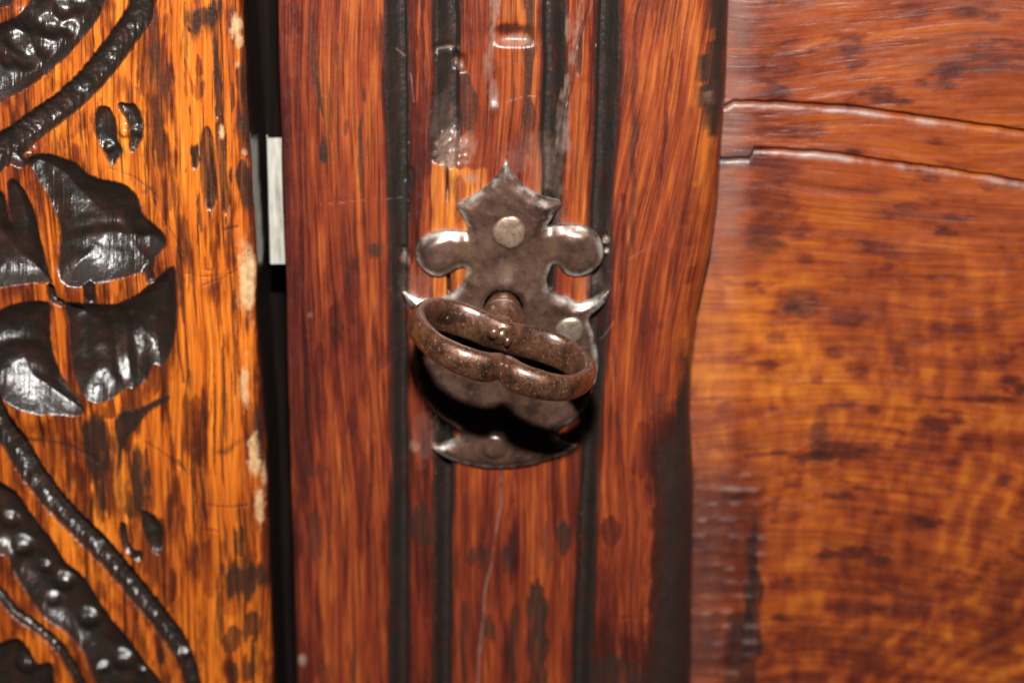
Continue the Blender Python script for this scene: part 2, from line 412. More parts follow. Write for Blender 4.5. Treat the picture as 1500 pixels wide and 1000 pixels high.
    carve(c5([(415, 440), (440, 450), (455, 520), (495, 545), (490, 575), (450, 560), (418, 500)]), .12, .07)
    s.H -= depth
    inb = sst(.3, .9, black)
    s.K = black.copy()
    # tool marks and lumps inside the black ground
    s.H += inb * (.042 * fbm(X * 2.4, Z * 2.4, 41, 2, .5) + .012 * fbm(X * 6, Z * 7, 44, 3) + .003 * np.abs(fbm(X * 19, Z * 24, 43, 2)))
    s.H += gm * (.018 * fbm(X * 9, Z * 9, 48, 3, .6) + .006 * vn(X * 22, Z * 22, 49))
    s.B = np.maximum(s.B, .8 * sst(0, .25, black) * (1 - inb))
    halo = np.maximum.reduce([np.roll(black, (a, b), (0, 1)) for a in (-14, -7, 0, 7, 14) for b in (-8, -4, 0, 4, 8)])
    s.B = np.maximum(s.B, .7 * halo * sst(-.25, .45, fbm(X * 5, Z * 1.6, 170, 4, .6)))
    for px, py, r, h in [(40, 226, 12, .13), (30, 807, 14, .16), (91, 860, 14, .16), (127, 914, 15, .17), (177, 975, 15, .18), (62, 838, 9, .10), (10, 770, 12, .14), (150, 985, 8, .08), (205, 990, 9, .10), (35, 978, 14, .16), (75, 885, 10, .07),
                         (38, 32, 16, .14), (70, 44, 15, .16), (20, 66, 14, .13), (33, 90, 15, .13), (8, 90, 12, .10), (88, 20, 12, .10), (60, 76, 12, .09), (98, 48, 11, .09), (110, 12, 12, .10),
                         (183, 192, 8, .10), (203, 195, 7, .08), (160, 216, 7, .08), (195, 810, 8, .07), (268, 966, 8, .10), (204, 340, 12, .10), (108, 416, 34, .20), (38, 592, 40, .20), (147, 572, 17, .06)]:
        s.bump(px, py, r, h)
    # ridges left by the gouge in the petals
    for l, w, h in [([(100, 342), (168, 338)], 9, .05), ([(90, 372), (200, 366)], 14, .06), ([(160, 470), (172, 550)], 9, .07), ([(190, 470), (200, 560)], 8, .06), ([(5, 508), (60, 505)], 10, .07),
                    ([(15, 545), (90, 560)], 10, .06), ([(120, 470), (128, 540)], 8, .05), ([(60, 245), (95, 330)], 8, .05)]:
        d, _ = ldist(X, Z, s.p(l)); s.H += h * gauss(d, w * PXC)
    # stains, burns and cracks in the flat wood
    c3s = lambda x, a, b, w, am=1., k='K', tox=None, d=0.: s.streak(x / 2.94, a / 2.94, b / 2.94, w / 2.94 * (1.35 if w > 12 else 1), am, k, None if tox is None else tox / 2.94, d)
    c3s(650, 100, 560, 80, .8, 'B', 680); c3s(640, 250, 420, 60, .75, 'B'); c3s(672, 480, 960, 60, .7, 'B', 715); c3s(635, 60, 240, 50, .5, 'B')
    c3s(838, 590, 755, 22, 1, 'K', 845, .03); c3s(890, 565, 890, 42, 1, 'K', 908, .04); c3s(945, 520, 920, 36, 1, 'K', 975, .04); c3s(925, 90, 520, 20, .95, 'K', 940, .03)
    c3s(855, 230, 330, 20, .8, 'B'); c3s(830, 90, 150, 40, .95, 'K', 850); c3s(905, 10, 110, 50, .9, 'K', 850); c3s(800, 260, 420, 14, .7, 'B', 850); c3s(850, 340, 430, 40, .7, 'B')
    c3s(1040, 250, 640, 34, .85, 'B', 1055); c3s(1020, 500, 620, 24, .8, 'B'); c3s(1050, 690, 880, 50, .95, 'K'); c3s(1055, 400, 700, 26, .8, 'B')
    c3s(540, 360, 400, 26, .6, 'B'); c3s(790, 700, 740, 18, .8, 'K'); c3s(575, 650, 800, 26, .6, 'B')
    for x, a, b, w in [(270, 560, 680, 5), (255, 560, 660, 4), (345, 540, 640, 5), (430, 420, 470, 5), (400, 150, 230, 6), (300, 600, 650, 4), (220, 330, 400, 5), (370, 630, 700, 5), (60, 20, 90, 5), (660, 560, 900, 6), (705, 560, 700, 5),
                       (1000, 30, 300, 6), (820, 420, 560, 6), (965, 640, 990, 6), (870, 640, 900, 5)]:
        c3s(x, a, b, w, .85, 'K', x + 8, .015)
    s.blob(345, 42, 8, 14, .85, 'P'); s.blob(350, 60, 5, 10, .8, 'P'); s.blob(348, 95, 4, 6, .4, 'P')
    s.blob(342, 33, 11, 22, .8, 'B'); s.blob(325, 196, 4, 11, .9, 'P'); s.blob(357, 222, 4, 6, .5, 'P')
    s.blob(362, 412, 13, 55, .95, 'P', .03, .35); s.blob(358, 565, 7, 34, .8, 'P'); s.blob(372, 668, 8, 34, .8, 'P'); s.blob(380, 745, 6, 30, .8, 'P'); s.blob(386, 700, 5, 20, .7, 'P')
    s.crack([(248, -40), (250, 60), (254, 150), (259, 260), (262, 330), (262, 380), (266, 460), (274, 520), (282, 600), (287, 700), (290, 800), (296, 1040)], 3.2, .04)
    s.crack([(228, 300), (246, 330), (258, 352), (268, 372)], 2.4, .03, .8); s.crack([(160, 246), (200, 262), (232, 292)], 2.0, .02, .7)
    s.crack([(262, 352), (258, 480), (270, 560)], 3, .02, .8); s.crack([(268, 400), (300, 405), (340, 400)], 1.6, .02, .5)
    s.crack([(300, 378), (301, 396), (309, 396)], 1.8, .03, .9, sm=False)
    for i in range(26):
        x = 268 + (i * 37 % 100); y = (i * 211) % 1000; s.streak(x, y, y + 50 + (i * 53) % 130, 3 + i % 3, .7, 'K' if i % 3 else 'B', x + 3, .012)
    c5s = lambda x, a, b, w, am=1., k='K', tox=None, d=0.: s.streak(x / 2.38, 580 + a / 2.38, 580 + b / 2.38, w / 2.38 * (1.35 if w > 12 else 1), am, k, None if tox is None else tox / 2.38, d)
    c5s(215, 60, 220, 50, .7, 'B'); c5s(300, 100, 330, 80, .85, 'B', 320); c5s(360, 190, 420, 60, .85, 'B'); c5s(470, 330, 420, 90, .85, 'K', 480); c5s(495, 170, 330, 36, .9, 'K', 480)
    c5s(405, 150, 380, 22, .7, 'K'); c5s(330, 60, 220, 50, .8, 'B', 350); c5s(595, 360, 480, 30, .7, 'B'); c5s(580, 590, 740, 50, .7, 'B'); c5s(555, 590, 640, 40, .8, 'B')
    c5s(832, 450, 560, 32, .95, 'K', 840); c5s(855, 560, 740, 14, .9, 'K', 858); c5s(880, 730, 860, 44, .9, 'K'); c5s(815, 800, 890, 40, .8, 'K', 800); c5s(820, 930, 1000, 30, .8, 'K'); c5s(865, 900, 1000, 34, .8, 'K')
    c5s(560, 860, 940, 16, .9, 'K'); c5s(690, 0, 140, 50, .5, 'B'); c5s(690, 60, 240, 14, .7, 'B'); c5s(860, 0, 250, 34, .6, 'B', 890); c5s(900, 20, 200, 26, .8, 'K', 905); c5s(740, 480, 700, 60, .45, 'B'); c5s(800, 640, 760, 70, .45, 'B')
    q = smooth_line(s.p(c5([(592, -5), (590, 12), (520, 60), (480, 110), (450, 150), (432, 190), (415, 290), (400, 270), (405, 180), (398, 90), (420, 55), (470, 45), (540, 8)])), 4, True)
    s.K = np.maximum(s.K, .97 * sst(-.02, .05, sdf(X, Z, q) + rag * 1.5))
    for l, w, k in [(c5([(90, 150), (160, 158), (240, 170), (300, 200), (340, 230)]), 6, 'K'), (c5([(505, 160), (560, 190), (620, 240), (660, 280)]), 3.5, 'K'), (c5([(620, 225), (650, 275)]), 6, 'K'),
                    (c5([(765, 195), (790, 190), (830, 160), (870, 145)]), 9, 'K'), (c5([(720, 380), (800, 385), (860, 378)]), 2.5, 'B'), (c5([(700, 460), (760, 470)]), 3, 'B'), (c4([(780, 325), (830, 312)]), 5, 'K'),
                    (c4([(500, 195), (525, 182)]), 6, 'K'), (c4([(700, 520), (780, 490), (850, 450)]), 2, 'B')]:
        s.crack(l, w, .015, .85, k)
    for i in range(34):
        x = 60 + (i * 71) % 190; y = 600 + (i * 131) % 400; s.streak(x, y, y + 30 + (i * 29) % 60, 2.2, .6, 'K', x + 1, .01)
    for l, am, k in [([(118, 625), (150, 612), (166, 660), (162, 740), (148, 765), (134, 705), (120, 680)], .9, 'K'), ([(184, 690), (200, 655), (216, 690), (214, 742), (192, 745)], .95, 'K'),
                     ([(212, 30), (234, 26), (243, 130), (250, 230), (243, 320), (228, 250), (216, 150)], .95, 'B'), ([(226, 80), (236, 80), (240, 200), (232, 200)], .7, 'K'), ([(330, 832), (386, 822), (392, 852), (368, 872), (336, 866)], .9, 'K'),
                     ([(180, 560), (215, 575), (200, 640), (175, 650)], .8, 'B'), ([(352, 90), (366, 120), (372, 240), (360, 240)], .85, 'K'), ([(352, 245), (372, 250), (374, 300), (356, 300)], .9, 'K'), ([(270, 590), (300, 600), (296, 680), (276, 660)], .7, 'B'),
                     ([(196, 790), (240, 760), (246, 860), (226, 870)], .8, 'B'), ([(276, 20), (300, 10), (318, 0), (316, 26), (296, 50), (280, 56)], .95, 'K'), ([(60, 640), (90, 636), (92, 680), (78, 690)], .7, 'B')]:
        s.poly(l, am, k, .10, .26, 9, 1.6)
    # wide colour variation
    s.T = .46 + .30 * fbm(X * 1.3, Z * .25, 61, 3) + .24 * fbm(X * 7, Z * .6, 62, 4, .6) + .10 * fbm(X * .6, Z * .6, 66, 2)
    s.B = np.maximum(s.B, .9 * sst(.04, .5, fbm(X * 3, Z * .45, 63, 5, .68)))
    s.K = np.maximum(s.K, .85 * sst(.44, .54, fbm(X * 4.5, Z * .6, 69, 4, .6)) * sst(-5.6, -5.2, X))
    ed = sst(-.5, 0, X - e[:, None])
    s.B = np.maximum(s.B, ed * .7 * sst(-.15, .35, fbm(X * 6, Z * .7, 64, 3)))
    s.B = np.maximum(s.B, ax[None, :, 2].clip(0, .3) / .3 * .95)                      # gap's shade painted brown, then black, down the post's side
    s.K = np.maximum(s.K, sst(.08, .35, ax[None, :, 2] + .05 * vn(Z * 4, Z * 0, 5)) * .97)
    s.H += .012 * fbm(X * 9, Z * .7, 65, 3) + .02 * fbm(X * 1.2, Z * .6, 67, 2)
    s.H -= ed * .05 * np.clip(fbm(X * 5, Z * 1.1, 68, 3), 0, 1)
    s.P *= 1 - sst(.05, .16, np.repeat(ax[None, :, 2], len(zs), 0))
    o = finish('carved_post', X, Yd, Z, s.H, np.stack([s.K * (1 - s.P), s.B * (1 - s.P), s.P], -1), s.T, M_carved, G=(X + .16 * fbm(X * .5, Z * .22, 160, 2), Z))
    tag(o, 'orange oak post carved with black flower petals, scrolls and grooves, left of the door', 'post')
build_post()

# ================================================================== the cabinet door
door = empty('cabinet_door', (0, 0, -10.5))
DO = (0, 0, -10.5)
tag(door, 'reddish brown oak cabinet door with grooved edge board, plain panel and iron lock plate', 'door')

def build_stile():
    Le = line_x_of_z([(406, 0), (408, 100), (412, 200), (414, 300), (419, 420), (420, 520), (424, 620), (427, 740), (431, 860), (434, 1000)], 0)
    Re = line_x_of_z([(1067, 0), (1063, 120), (1057, 200), (1051, 290), (1040, 370), (1022, 450), (1014, 520), (1011, 600), (1016, 700), (1014, 820), (1012, 1000)], .5)
    zs = np.linspace(-10.5, 9.5, 760)
    ax = axis_list(520, (.07, .07, 2.0), (.75, .55, 1.2))
    Z = np.repeat(zs[:, None], len(ax), 1)
    l = Le(zs) + .07 + .008 * fbm(zs * 2, zs * 0, 9); rr = Re(zs) - .75
    X = l[:, None] + (rr - l)[:, None] * ax[None, :, 0] + ax[None, :, 1]
    Yd = np.repeat(ax[None, :, 2], len(zs), 0)
    s = Relief(X, Z, 0.0)
    wig = .018 * fbm(Z * .8, X * 0 + 3, 71, 3); rag = .012 * vn(X * 30, Z * 3, 72)
    def groove(line, w, d, am=1.0):
        q = smooth_line(s.p(line), 5); dd, t = ldist(X + wig, Z, q, .8)
        half = np.interp(t, np.linspace(0, 1, len(w)), np.array(w)) * PXC / 2 * (1 + .1 * vn(Z * 1.5, Z * 0 + line[0][0], 4))
        f = half - dd + rag
        xl = np.interp(Z, q[::-1, 1], q[::-1, 0]); sg = 1.0 if line[0][0] < 740 else -1.0
        uu = sg * (X + wig - xl) / half                            # -1 gentle side ... +1 steep side
        uu = uu + .5 * rag / half
        s.H -= 1.25 * d * sst(-1.05, .35, uu) * (1 - sst(.62, 1.0, uu)) * (Z < q[0, 1] + .1) * (Z > q[-1, 1] - .02)
        s.K = np.maximum(s.K, am * sst(-.03, .035, f) * (1 - .75 * sst(.25, .5, fbm(X * 6, Z * 1.3, 175 + int(line[0][0]), 4, .6))))
        s.B = np.maximum(s.B, .8 * sst(-.10, .0, f + .06 * fbm(X * 8, Z * .8, 176, 3)))
    groove([(581, -60), (582, 100), (585, 300), (585, 500), (586, 700), (585, 850), (583, 1060)], [34, 34, 30, 24, 24, 28, 32], .17)
    groove([(653, -60), (655, 100), (655, 170), (652, 260), (650, 400), (649, 640), (649, 800), (647, 1060)], [38, 40, 40, 34, 30, 30, 28, 28], .20)
    groove([(812, -60), (812, 120), (809, 220), (806, 300), (800, 420)], [34, 34, 34, 26, 20], .20)
    groove([(893, -60), (891, 60), (887, 180), (881, 300), (877, 450), (870, 560), (864, 680), (857, 860), (850, 1060)], [30, 32, 32, 30, 30, 28, 26, 26, 28], .18)
    s.H += sst(.2, .9, s.K) * (.018 * fbm(X * 4, Z * 1.2, 73, 3) + .007 * fbm(X * 11, Z * 5, 74, 3) + .004 * vn(X * 26, Z * 20, 75))
    # softly rounded reeds
    for a, b in ((600, 637), (836, 872)):
        pa = s.p([(a, 0), (b, 0), (a + (621 - a) * .1126, 1000), (b + (621 - b) * .1126, 1000)])
        t = (pa[0][1] - Z) / (pa[0][1] - pa[2][1]); x0 = pa[0][0] + (pa[2][0] - pa[0][0]) * t; x1 = pa[1][0] + (pa[3][0] - pa[1][0]) * t
        uu = np.clip((X - x0) / (x1 - x0), 0, 1); s.H -= .05 * (1 - 4 * uu * (1 - uu)) * ((X > x0 - .03) & (X < x1 + .03))
    st = s.streak
    # remains of a groove low on the right, and dark runs in the centre field
    st(788, 855, 1080, 24, .95, 'K', 784, .10); st(802, 760, 840, 8, .5, 'K'); st(755, 880, 1010, 12, .75, 'K', 750, .03); st(680, 880, 1000, 12, .7, 'K', 678); st(716, 900, 940, 14, .8, 'K', 720)
    st(700, 800, 830, 26, .7, 'K'); st(744, 800, 835, 14, .7, 'K'); st(825, 762, 812, 18, .9, 'K', 824); st(617, 735, 800, 26, .75, 'K', 622); 
    # darker runs beside the top grooves
    st(776, -20, 240, 14, .85, 'K', 772, .03); st(684, 110, 200, 14, .8, 'K', 690); st(690, 190, 240, 16, .6, 'P', 684); st(604, -20, 380, 18, .75, 'B', 606)
    st(835, 20, 60, 10, .5, 'P', 830); st(852, 40, 120, 6, .8, 'K', 846, .03); st(856, -20, 160, 10, .6, 'P', 826, .03); st(826, 140, 240, 16, .6, 'P', 826); st(730, -20, 40, 12, .7, 'P', 724)
    st(722, 30, 120, 7, .75, 'P', 712, .02); st(618, -20, 300, 10, .6, 'B', 616)
    s.crack([(872, -30), (860, 20), (846, 70), (834, 130), (822, 180), (814, 240)], 4, .05, .8)
    s.crack([(736, 680), (733, 740), (722, 810), (710, 880), (700, 1000)], 4, .05, .45, 'P')
    # hollow near the top, its lower lip highlight painted pale, other dents
    for px, py, w, h, d in [(754, 54, 26, 12, .13), (673, 92, 9, 11, .12), (724, 128, 10, 26, .08), (648, 72, 14, 6, .04)]:
        c = s.p([(px, py)])[0]; s.H -= d * np.exp(-(((X - c[0]) / (w * PXC)) ** 2) ** 2 - (((Z - c[1]) / (h * PXC)) ** 2) ** 2)
    s.blob(755, 62, 24, 9, .8, 'P', 0, .3); s.blob(745, 44, 30, 11, .8, 'B', 0, .3); s.blob(672, 96, 9, 8, .8, 'P'); s.blob(723, 140, 9, 18, .7, 'P'); s.blob(716, 105, 8, 22, .5, 'P')
    s.blob(660, 222, 24, 26, .95, 'P', -.10, .35); s.H += .05 * gauss(np.hypot(X - s.p([(660, 222)])[0][0], Z - s.p([(660, 222)])[0][1]), .3) * fbm(X * 12, Z * 12, 77, 2)
    s.blob(690, 262, 14, 10, .6, 'P'); s.blob(600, 262, 9, 20, .95, 'K', .05); s.blob(608, 252, 7, 8, .9, 'K'); s.blob(609, 654, 9, 10, .65, 'P')
    s.blob(593, 383, 8, 9, .8, 'P', .03, .2); s.blob(591, 370, 8, 5, .9, 'K', .12, .1)
    kh = s.p([(737, 452)])[0]; s.H -= 1.2 * (1 - sst(.34, .40, np.hypot(X - kh[0], Z - kh[1]))); s.K = np.maximum(s.K, 1 - sst(.40, .50, np.hypot(X - kh[0], Z - kh[1])))  # keyhole hollow, its inner shade put into the black mask
    # paler filler beside the lock plate
    light = np.zeros(X.shape)
    for a, b, c, d in ((632, 654, 236, 440), (655, 712, 244, 440)):
        q = s.p([(a, c), (b, c + 4), (b + 2, d), (a + 2, d)]); light = np.maximum(light, sst(-.03, .03, sdf(X, Z, q) + .04 * vn(X * 14, Z * 2, 78)))
    s.K *= 1 - light; s.B *= 1 - light; s.H *= 1 - .9 * light
    st(672, 260, 330, 16, .55, 'B', 670); st(667, 250, 300, 8, .5, 'K')
    # left face: dark runs, spots
    for x, a, b, w, am, k, tx in [(457, 20, 130, 6, .8, 'K', 462), (462, 110, 180, 8, .85, 'K', 474), (473, 190, 245, 8, .9, 'K', 475), (533, 120, 150, 9, .8, 'K', 532), (530, 150, 290, 5, .7, 'K', 527), (507, 175, 200, 6, .6, 'K', 507),
                                  (518, 370, 400, 14, .8, 'K', 518), (514, 395, 420, 8, .7, 'K', 512), (470, 500, 560, 12, .7, 'B', 468), (493, 450, 490, 26, .85, 'B', 492), (560, 500, 540, 18, .6, 'B', 560), (446, 560, 700, 30, .7, 'B', 444),
                                  (463, 680, 700, 22, .8, 'K', 464), (463, 750, 830, 22, .7, 'K', 466), (452, 840, 1000, 34, .6, 'B', 456), (437, 40, 1000, 20, .4, 'B', 440), (512, 600, 640, 12, .7, 'B', 512), (517, 615, 640, 10, .6, 'K', 518),
                                  (535, 790, 810, 12, .7, 'B', 535), (519, 950, 1010, 8, .6, 'K', 516), (425, 0, 60, 30, .7, 'B', 426), (475, 970, 1010, 22, .6, 'K', 476), (545, 640, 800, 6, .5, 'B', 540), (500, 650, 720, 5, .6, 'K', 503)]:
        st(x, a, b, w, am * (.72 if w > 9 else 1), k, tx, .01)
    s.blob(549, 367, 11, 11, .85, 'K'); s.blob(455, 462, 6, 5, .5, 'P'); s.blob(443, 967, 7, 12, .95, 'P', -.06, .2); s.blob(420, 20, 12, 16, .6, 'B')
    # right face
    for x, a, b, w, am, k, tx in [(1050, -20, 60, 22, 1, 'K', 1048), (1046, 60, 130, 20, 1, 'K', 1040), (1036, 120, 180, 12, .9, 'K', 1036), (930, 60, 400, 6, .55, 'K', 926), (985, 60, 260, 5, .5, 'B', 970), (915, 280, 420, 8, .5, 'B', 912),
                                  (1005, 560, 700, 14, .9, 'K', 1003), (1003, 500, 560, 6, .8, 'K', 1005), (905, 958, 1060, 100, .8, 'K', 900), (945, 620, 700, 26, .5, 'B', 945),
                                  (893, 755, 800, 30, .6, 'B', 895), (900, 900, 905, 40, .5, 'B', 920), (960, 955, 1000, 10, .3, 'B', 960), (1020, 250, 420, 8, .5, 'B', 1010), (933, 740, 860, 4, .6, 'K', 930), (1012, 160, 340, 10, .5, 'B', 1005)]:
        st(x, a, b, w, am, k, tx, .012)
    s.blob(1042, 150, 4, 16, .85, 'P'); s.blob(1030, 478, 10, 12, .8, 'P', -.05); s.blob(1024, 515, 9, 14, .7, 'P', -.04)
    s.crack([(912, 905), (935, 902), (955, 902)], 3, .02, .8)
    for l, w in (([(740, 149), (765, 142), (792, 140)], 1.6), ([(580, 74), (594, 87)], 1.6), ([(642, 73), (664, 74)], 3), ([(600, 108), (606, 150)], 1.2), ([(470, 300), (560, 290), (600, 296)], 1.1), ([(920, 380), (970, 350)], 1.2), ([(880, 500), (898, 470)], 1.2)):
        s.crack(l, w, .006, .4 if w > 4 else .65, 'P', sm=False)
    for i in range(42):                                           # worm holes, nicks and dark pores
        px, py = 425 + (i * 137.5) % 620, (i * 211.7) % 1000
        s.streak(px, py, py + 30 + (i * 17) % 70, 2.2 + i % 2, .6, 'K', px + 2, .015, .02)
    # tone: paler and more orange at the right and top, redder low down
    zz = np.clip((Z + 7) / 13.5, 0, 1)
    q1 = s.p([(960, 500)])[0][0]
    s.T = .375 + .125 * zz + .20 * fbm(X * 1.6, Z * .25, 81, 3) + .24 * fbm(X * 6 + .5 * fbm(X, Z * .3, 85, 2), Z * .6, 82, 5, .62) + .09 * sst(1.6, 3.0, X) * sst(-8, 2, Z) - .06 * sst(-3.0, -4.2, X) * 1
    s.T += light * .30
    bb = fbm(X * 3.2, Z * .45, 83, 5, .62)
    s.B = np.maximum(s.B, (.75 - .1 * zz) * sst(.12, .6, bb) * (1 - light)); s.B = np.maximum(s.B, .45 * sst(-3.5, -4.25, X))
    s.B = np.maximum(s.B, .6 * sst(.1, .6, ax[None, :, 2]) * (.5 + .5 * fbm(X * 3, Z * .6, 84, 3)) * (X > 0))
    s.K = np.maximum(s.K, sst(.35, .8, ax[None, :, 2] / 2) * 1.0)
    s.poly([(972, 668), (990, 640), (1020, 640), (1024, 1100), (955, 1100), (964, 900), (970, 760)], .72, 'K', .13, .10)
    s.poly([(956, 640), (985, 600), (1024, 600), (1030, 1100), (938, 1100), (948, 900), (954, 760)], 1.0, 'B', .2, .15)
    s.poly([(1046, -60), (1075, -60), (1068, 60), (1058, 190), (1036, 190), (1040, 110), (1044, 50)], .97, 'K', .05, .06)
    s.poly([(1000, 540), (1014, 540), (1014, 660), (998, 660)], .9, 'K', .03, .05)
    for px, py, rx, ry, am in [(800, 250, 26, 40, .5), (770, 225, 30, 26, .35), (650, 190, 20, 50, .35), (812, 330, 20, 26, .4), (610, 420, 26, 30, .4), (870, 410, 20, 26, .5), (620, 640, 18, 40, .3)]:
        s.blob(px, py, rx, ry, am * .6, 'P', 0, .6)
    s.H += .010 * fbm(X * 9, Z * .7, 86, 3) + .015 * fbm(X * 1.5, Z * .5, 87, 2)
    zc = ax[None, :, 2]
    o = finish('door_stile', X, Yd, Z, s.H, np.stack([s.K * (1 - s.P), s.B * (1 - s.P), s.P], -1), s.T, M_stile, door, DO, (X - .10 * (Z - 1) * sst(1.3, 2.6, X) * sst(-4, 1, Z) + .22 * fbm(X * .35, Z * .2, 161, 2), Z))
    tag(o, 'upright door board with four long blackened grooves')
build_stile()

YP = 1.0
def build_panel():
    panel = empty('door_panel', (0, 0, 0)); panel.parent = door; panel.location = Vector((0, YP, 10.5)) * CM
    tag(panel, 'recessed plain panel of horizontal boards')
    pz = lambda l: line_z_of_x(l, YP)
    top_crack = [(900, 156), (1045, 156), (1062, 155), (1075, 148), (1110, 149), (1180, 152), (1230, 156), (1280, 160), (1350, 170), (1430, 182), (1500, 192), (1800, 235)]
    low_crack = [(900, 233), (1050, 233), (1098, 232), (1104, 218), (1150, 218), (1200, 222), (1300, 235), (1400, 250), (1500, 265), (1800, 315)]
    shift = lambda l, d: [(a, b + d) for a, b in l]
    flat = lambda z: (lambda x: np.full(np.shape(x), float(z)))
    boards = [(pz(shift(top_crack, -1.6)), flat(9.5), 190), (pz(shift(low_crack, -1.5)), pz(shift(top_crack, 1.6)), 90), (flat(-10.5), pz(shift(low_crack, 1.6)), 400)]
    xs = np.linspace(2.2, 13.5, 420)
    for i, (bot, top, n) in enumerate(boards):
        ax = axis_list(n, None if i == 2 else (.05, .05, .5), None if i == 0 else (.10, .09, .5))
        X = np.repeat(xs[None, :], len(ax), 0)
        b0, t0 = bot(xs) + (0 if i == 2 else .05), top(xs) - (0 if i == 0 else .10)
        jag = .025 * fbm(xs * 2.5, xs * 0 + i, 90, 4)
        if i != 2: b0 = b0 + jag
        if i != 0: t0 = t0 + .025 * fbm(xs * 2.5, xs * 0 + i - 1, 90, 4)
        Z = b0[None, :] + (t0 - b0)[None, :] * ax[:, 0:1] + ax[:, 1:2]
        Yd = YP + np.repeat(ax[:, 2:3], len(xs), 1) + (0, -.03, -.01)[i]
        s = Relief(X, Z, YP, False)
        wx = X + .5 * fbm(X * .3, Z * .4, 91, 2); wz = Z + .40 * fbm(X * .22, Z * .4, 92, 2) + .03 * (X - 6) ** 2 * sst(2, -4, Z)
        zt = sst(-1.5, 3.5, Z)
        s.T = .45 + .13 * np.exp(-((X - 5.5) / 2.2) ** 2 - ((Z + .9) / 2.0) ** 2) + .10 * sst(7, 10, X) * sst(-3, -7, Z) - .08 * sst(5.5, 4, X) * sst(0, 3, Z) + .17 * fbm(wx * .7, wz * 3.0, 93, 4) + .10 * fbm(wx * 2, wz * 9, 94, 3) + .06 * fbm(X * .5, Z * .5, 95, 2)
        # mottled, rippled figure in the lower half
        fig = fbm(X * 5.5 + 1.2 * fbm(X, Z, 96, 2), Z * 2.2, 97, 3); s.T += (1 - zt) * .19 * fig
        s.T += (1 - zt) * sst(6, 9, X) * .12 * np.sin((X + .10 * (Z + 1.5) ** 2 + .5 * fbm(X * .8, Z * .8, 98, 3)) * 11) * (.5 + .5 * fbm(X * .9, Z * .9, 110, 2))
        s.T += .05 * sst(2, -1, Z) * sst(7, 4, X)
        s.B = .75 * sst(.15, .6, fbm(wx * 1.1, wz * 3, 99, 5, .6)); s.B = np.maximum(s.B, .4 * sst(.45, .9, fbm(X * 2.2, Z * 3.5, 100, 4)))
        s.B = np.maximum(s.B, .5 * sst(-3.2, -6.5, Z) * sst(-.15, .4, fbm(X * 1.1, Z * 1.3, 101, 3)))
        for px, py, rx, ry, am, k in [(1130, 300, 34, 52, .75, 'B'), (1120, 360, 26, 22, .85, 'K'), (1175, 445, 28, 20, .85, 'K'), (1243, 464, 32, 13, .8, 'K'), (1340, 304, 26, 7, .6, 'B'), (1375, 432, 16, 6, .7, 'B'), (1275, 278, 40, 6, .5, 'B'),
                                      (1200, 640, 14, 40, .85, 'K'), (1195, 690, 16, 14, .8, 'K'), (1225, 515, 18, 10, .8, 'K'), (1255, 542, 16, 12, .7, 'K'), (1135, 495, 12, 9, .8, 'K'), (1320, 535, 12, 24, .7, 'B'), (1460, 528, 22, 14, .7, 'K'),
                                      (1385, 680, 16, 8, .7, 'K'), (1305, 858, 22, 9, .8, 'K'), (1350, 640, 22, 30, .5, 'B'), (1420, 900, 14, 12, .7, 'K'), (1290, 780, 18, 36, .6, 'B'), (1180, 935, 40, 36, .7, 'K'), (1215, 960, 20, 20, .8, 'K'),
                                      (1250, 890, 32, 18, .7, 'B'), (1340, 940, 36, 26, .7, 'B'), (1470, 830, 26, 12, .55, 'B'), (1090, 70, 12, 34, .55, 'B'), (1130, 95, 34, 28, .6, 'B'), (1245, 72, 14, 12, .7, 'B'), (1340, 15, 20, 18, .6, 'B'),
                                      (1290, 138, 20, 12, .75, 'B'), (1440, 100, 28, 6, .7, 'K'), (1420, 22, 26, 6, .7, 'B'), (1455, 28, 10, 8, .7, 'K'), (1170, 190, 46, 12, .7, 'B'), (1180, 380, 14, 9, .7, 'K'), (1390, 480, 46, 7, .6, 'B'), (1460, 460, 24, 8, .6, 'B'),
                                      (1130, 240, 40, 8, .7, 'B'), (1150, 450, 22, 22, .6, 'B'), (1345, 500, 14, 8, .6, 'K'), (1280, 600, 10, 6, .8, 'K'), (1240, 590, 12, 7, .8, 'K')]:
            s.blob(px, py, rx * 1.25, ry * 1.25, am * .7, k if am > .8 else 'B', .005, .45)
        s.streak(1104, 770, 1080, 22, .95, 'K', 1100); s.streak(1085, 900, 1080, 50, .7, 'K', 1085); s.streak(1085, 600, 700, 20, .3, 'B')
        # waxy margin along the stile, grey sheen painted in, with saw marks low down
        m = sst(1110, 1068, 1084 + 0 * X + (X - s.p([(1084, 300)])[0][0]) / PXC)
        s.P = np.maximum(s.P, .26 * m * zt * (.7 + .3 * fbm(X * 3, Z * 3, 102, 3))); s.P = np.maximum(s.P, .05 * m)
        s.P = np.maximum(s.P, .35 * sst(4.6, 7.5, Z) * sst(-.3, .5, fbm(X * .6, Z * 1.2, 107, 3)))  # glossy haze near the top put into the pale mask
        saw = sst(-2.7, -3.4, Z) * sst(1130, 1100, 1084 + (X - s.p([(1084, 860)])[0][0]) / PXC)
        ph = Z / (27 * PXC) + .12 * vn(X * 2, Z, 103); w = np.abs(ph - np.round(ph))
        s.H += .022 * saw * gauss(w, .2) * (.6 + .4 * vn(X * 6, Z * 8, 104)); s.B = np.maximum(s.B, .6 * saw); s.P = np.maximum(s.P, .35 * saw * gauss(w, .14) * np.clip(.2 + 1.2 * vn(X * 5, Z * 3, 109), 0, 1))  # glints on the saw crests painted through the pale mask
        s.H += .012 * fbm(wx * 1.2, wz * 6, 105, 3) + .03 * fbm(X * .5, Z * .7, 106, 2)
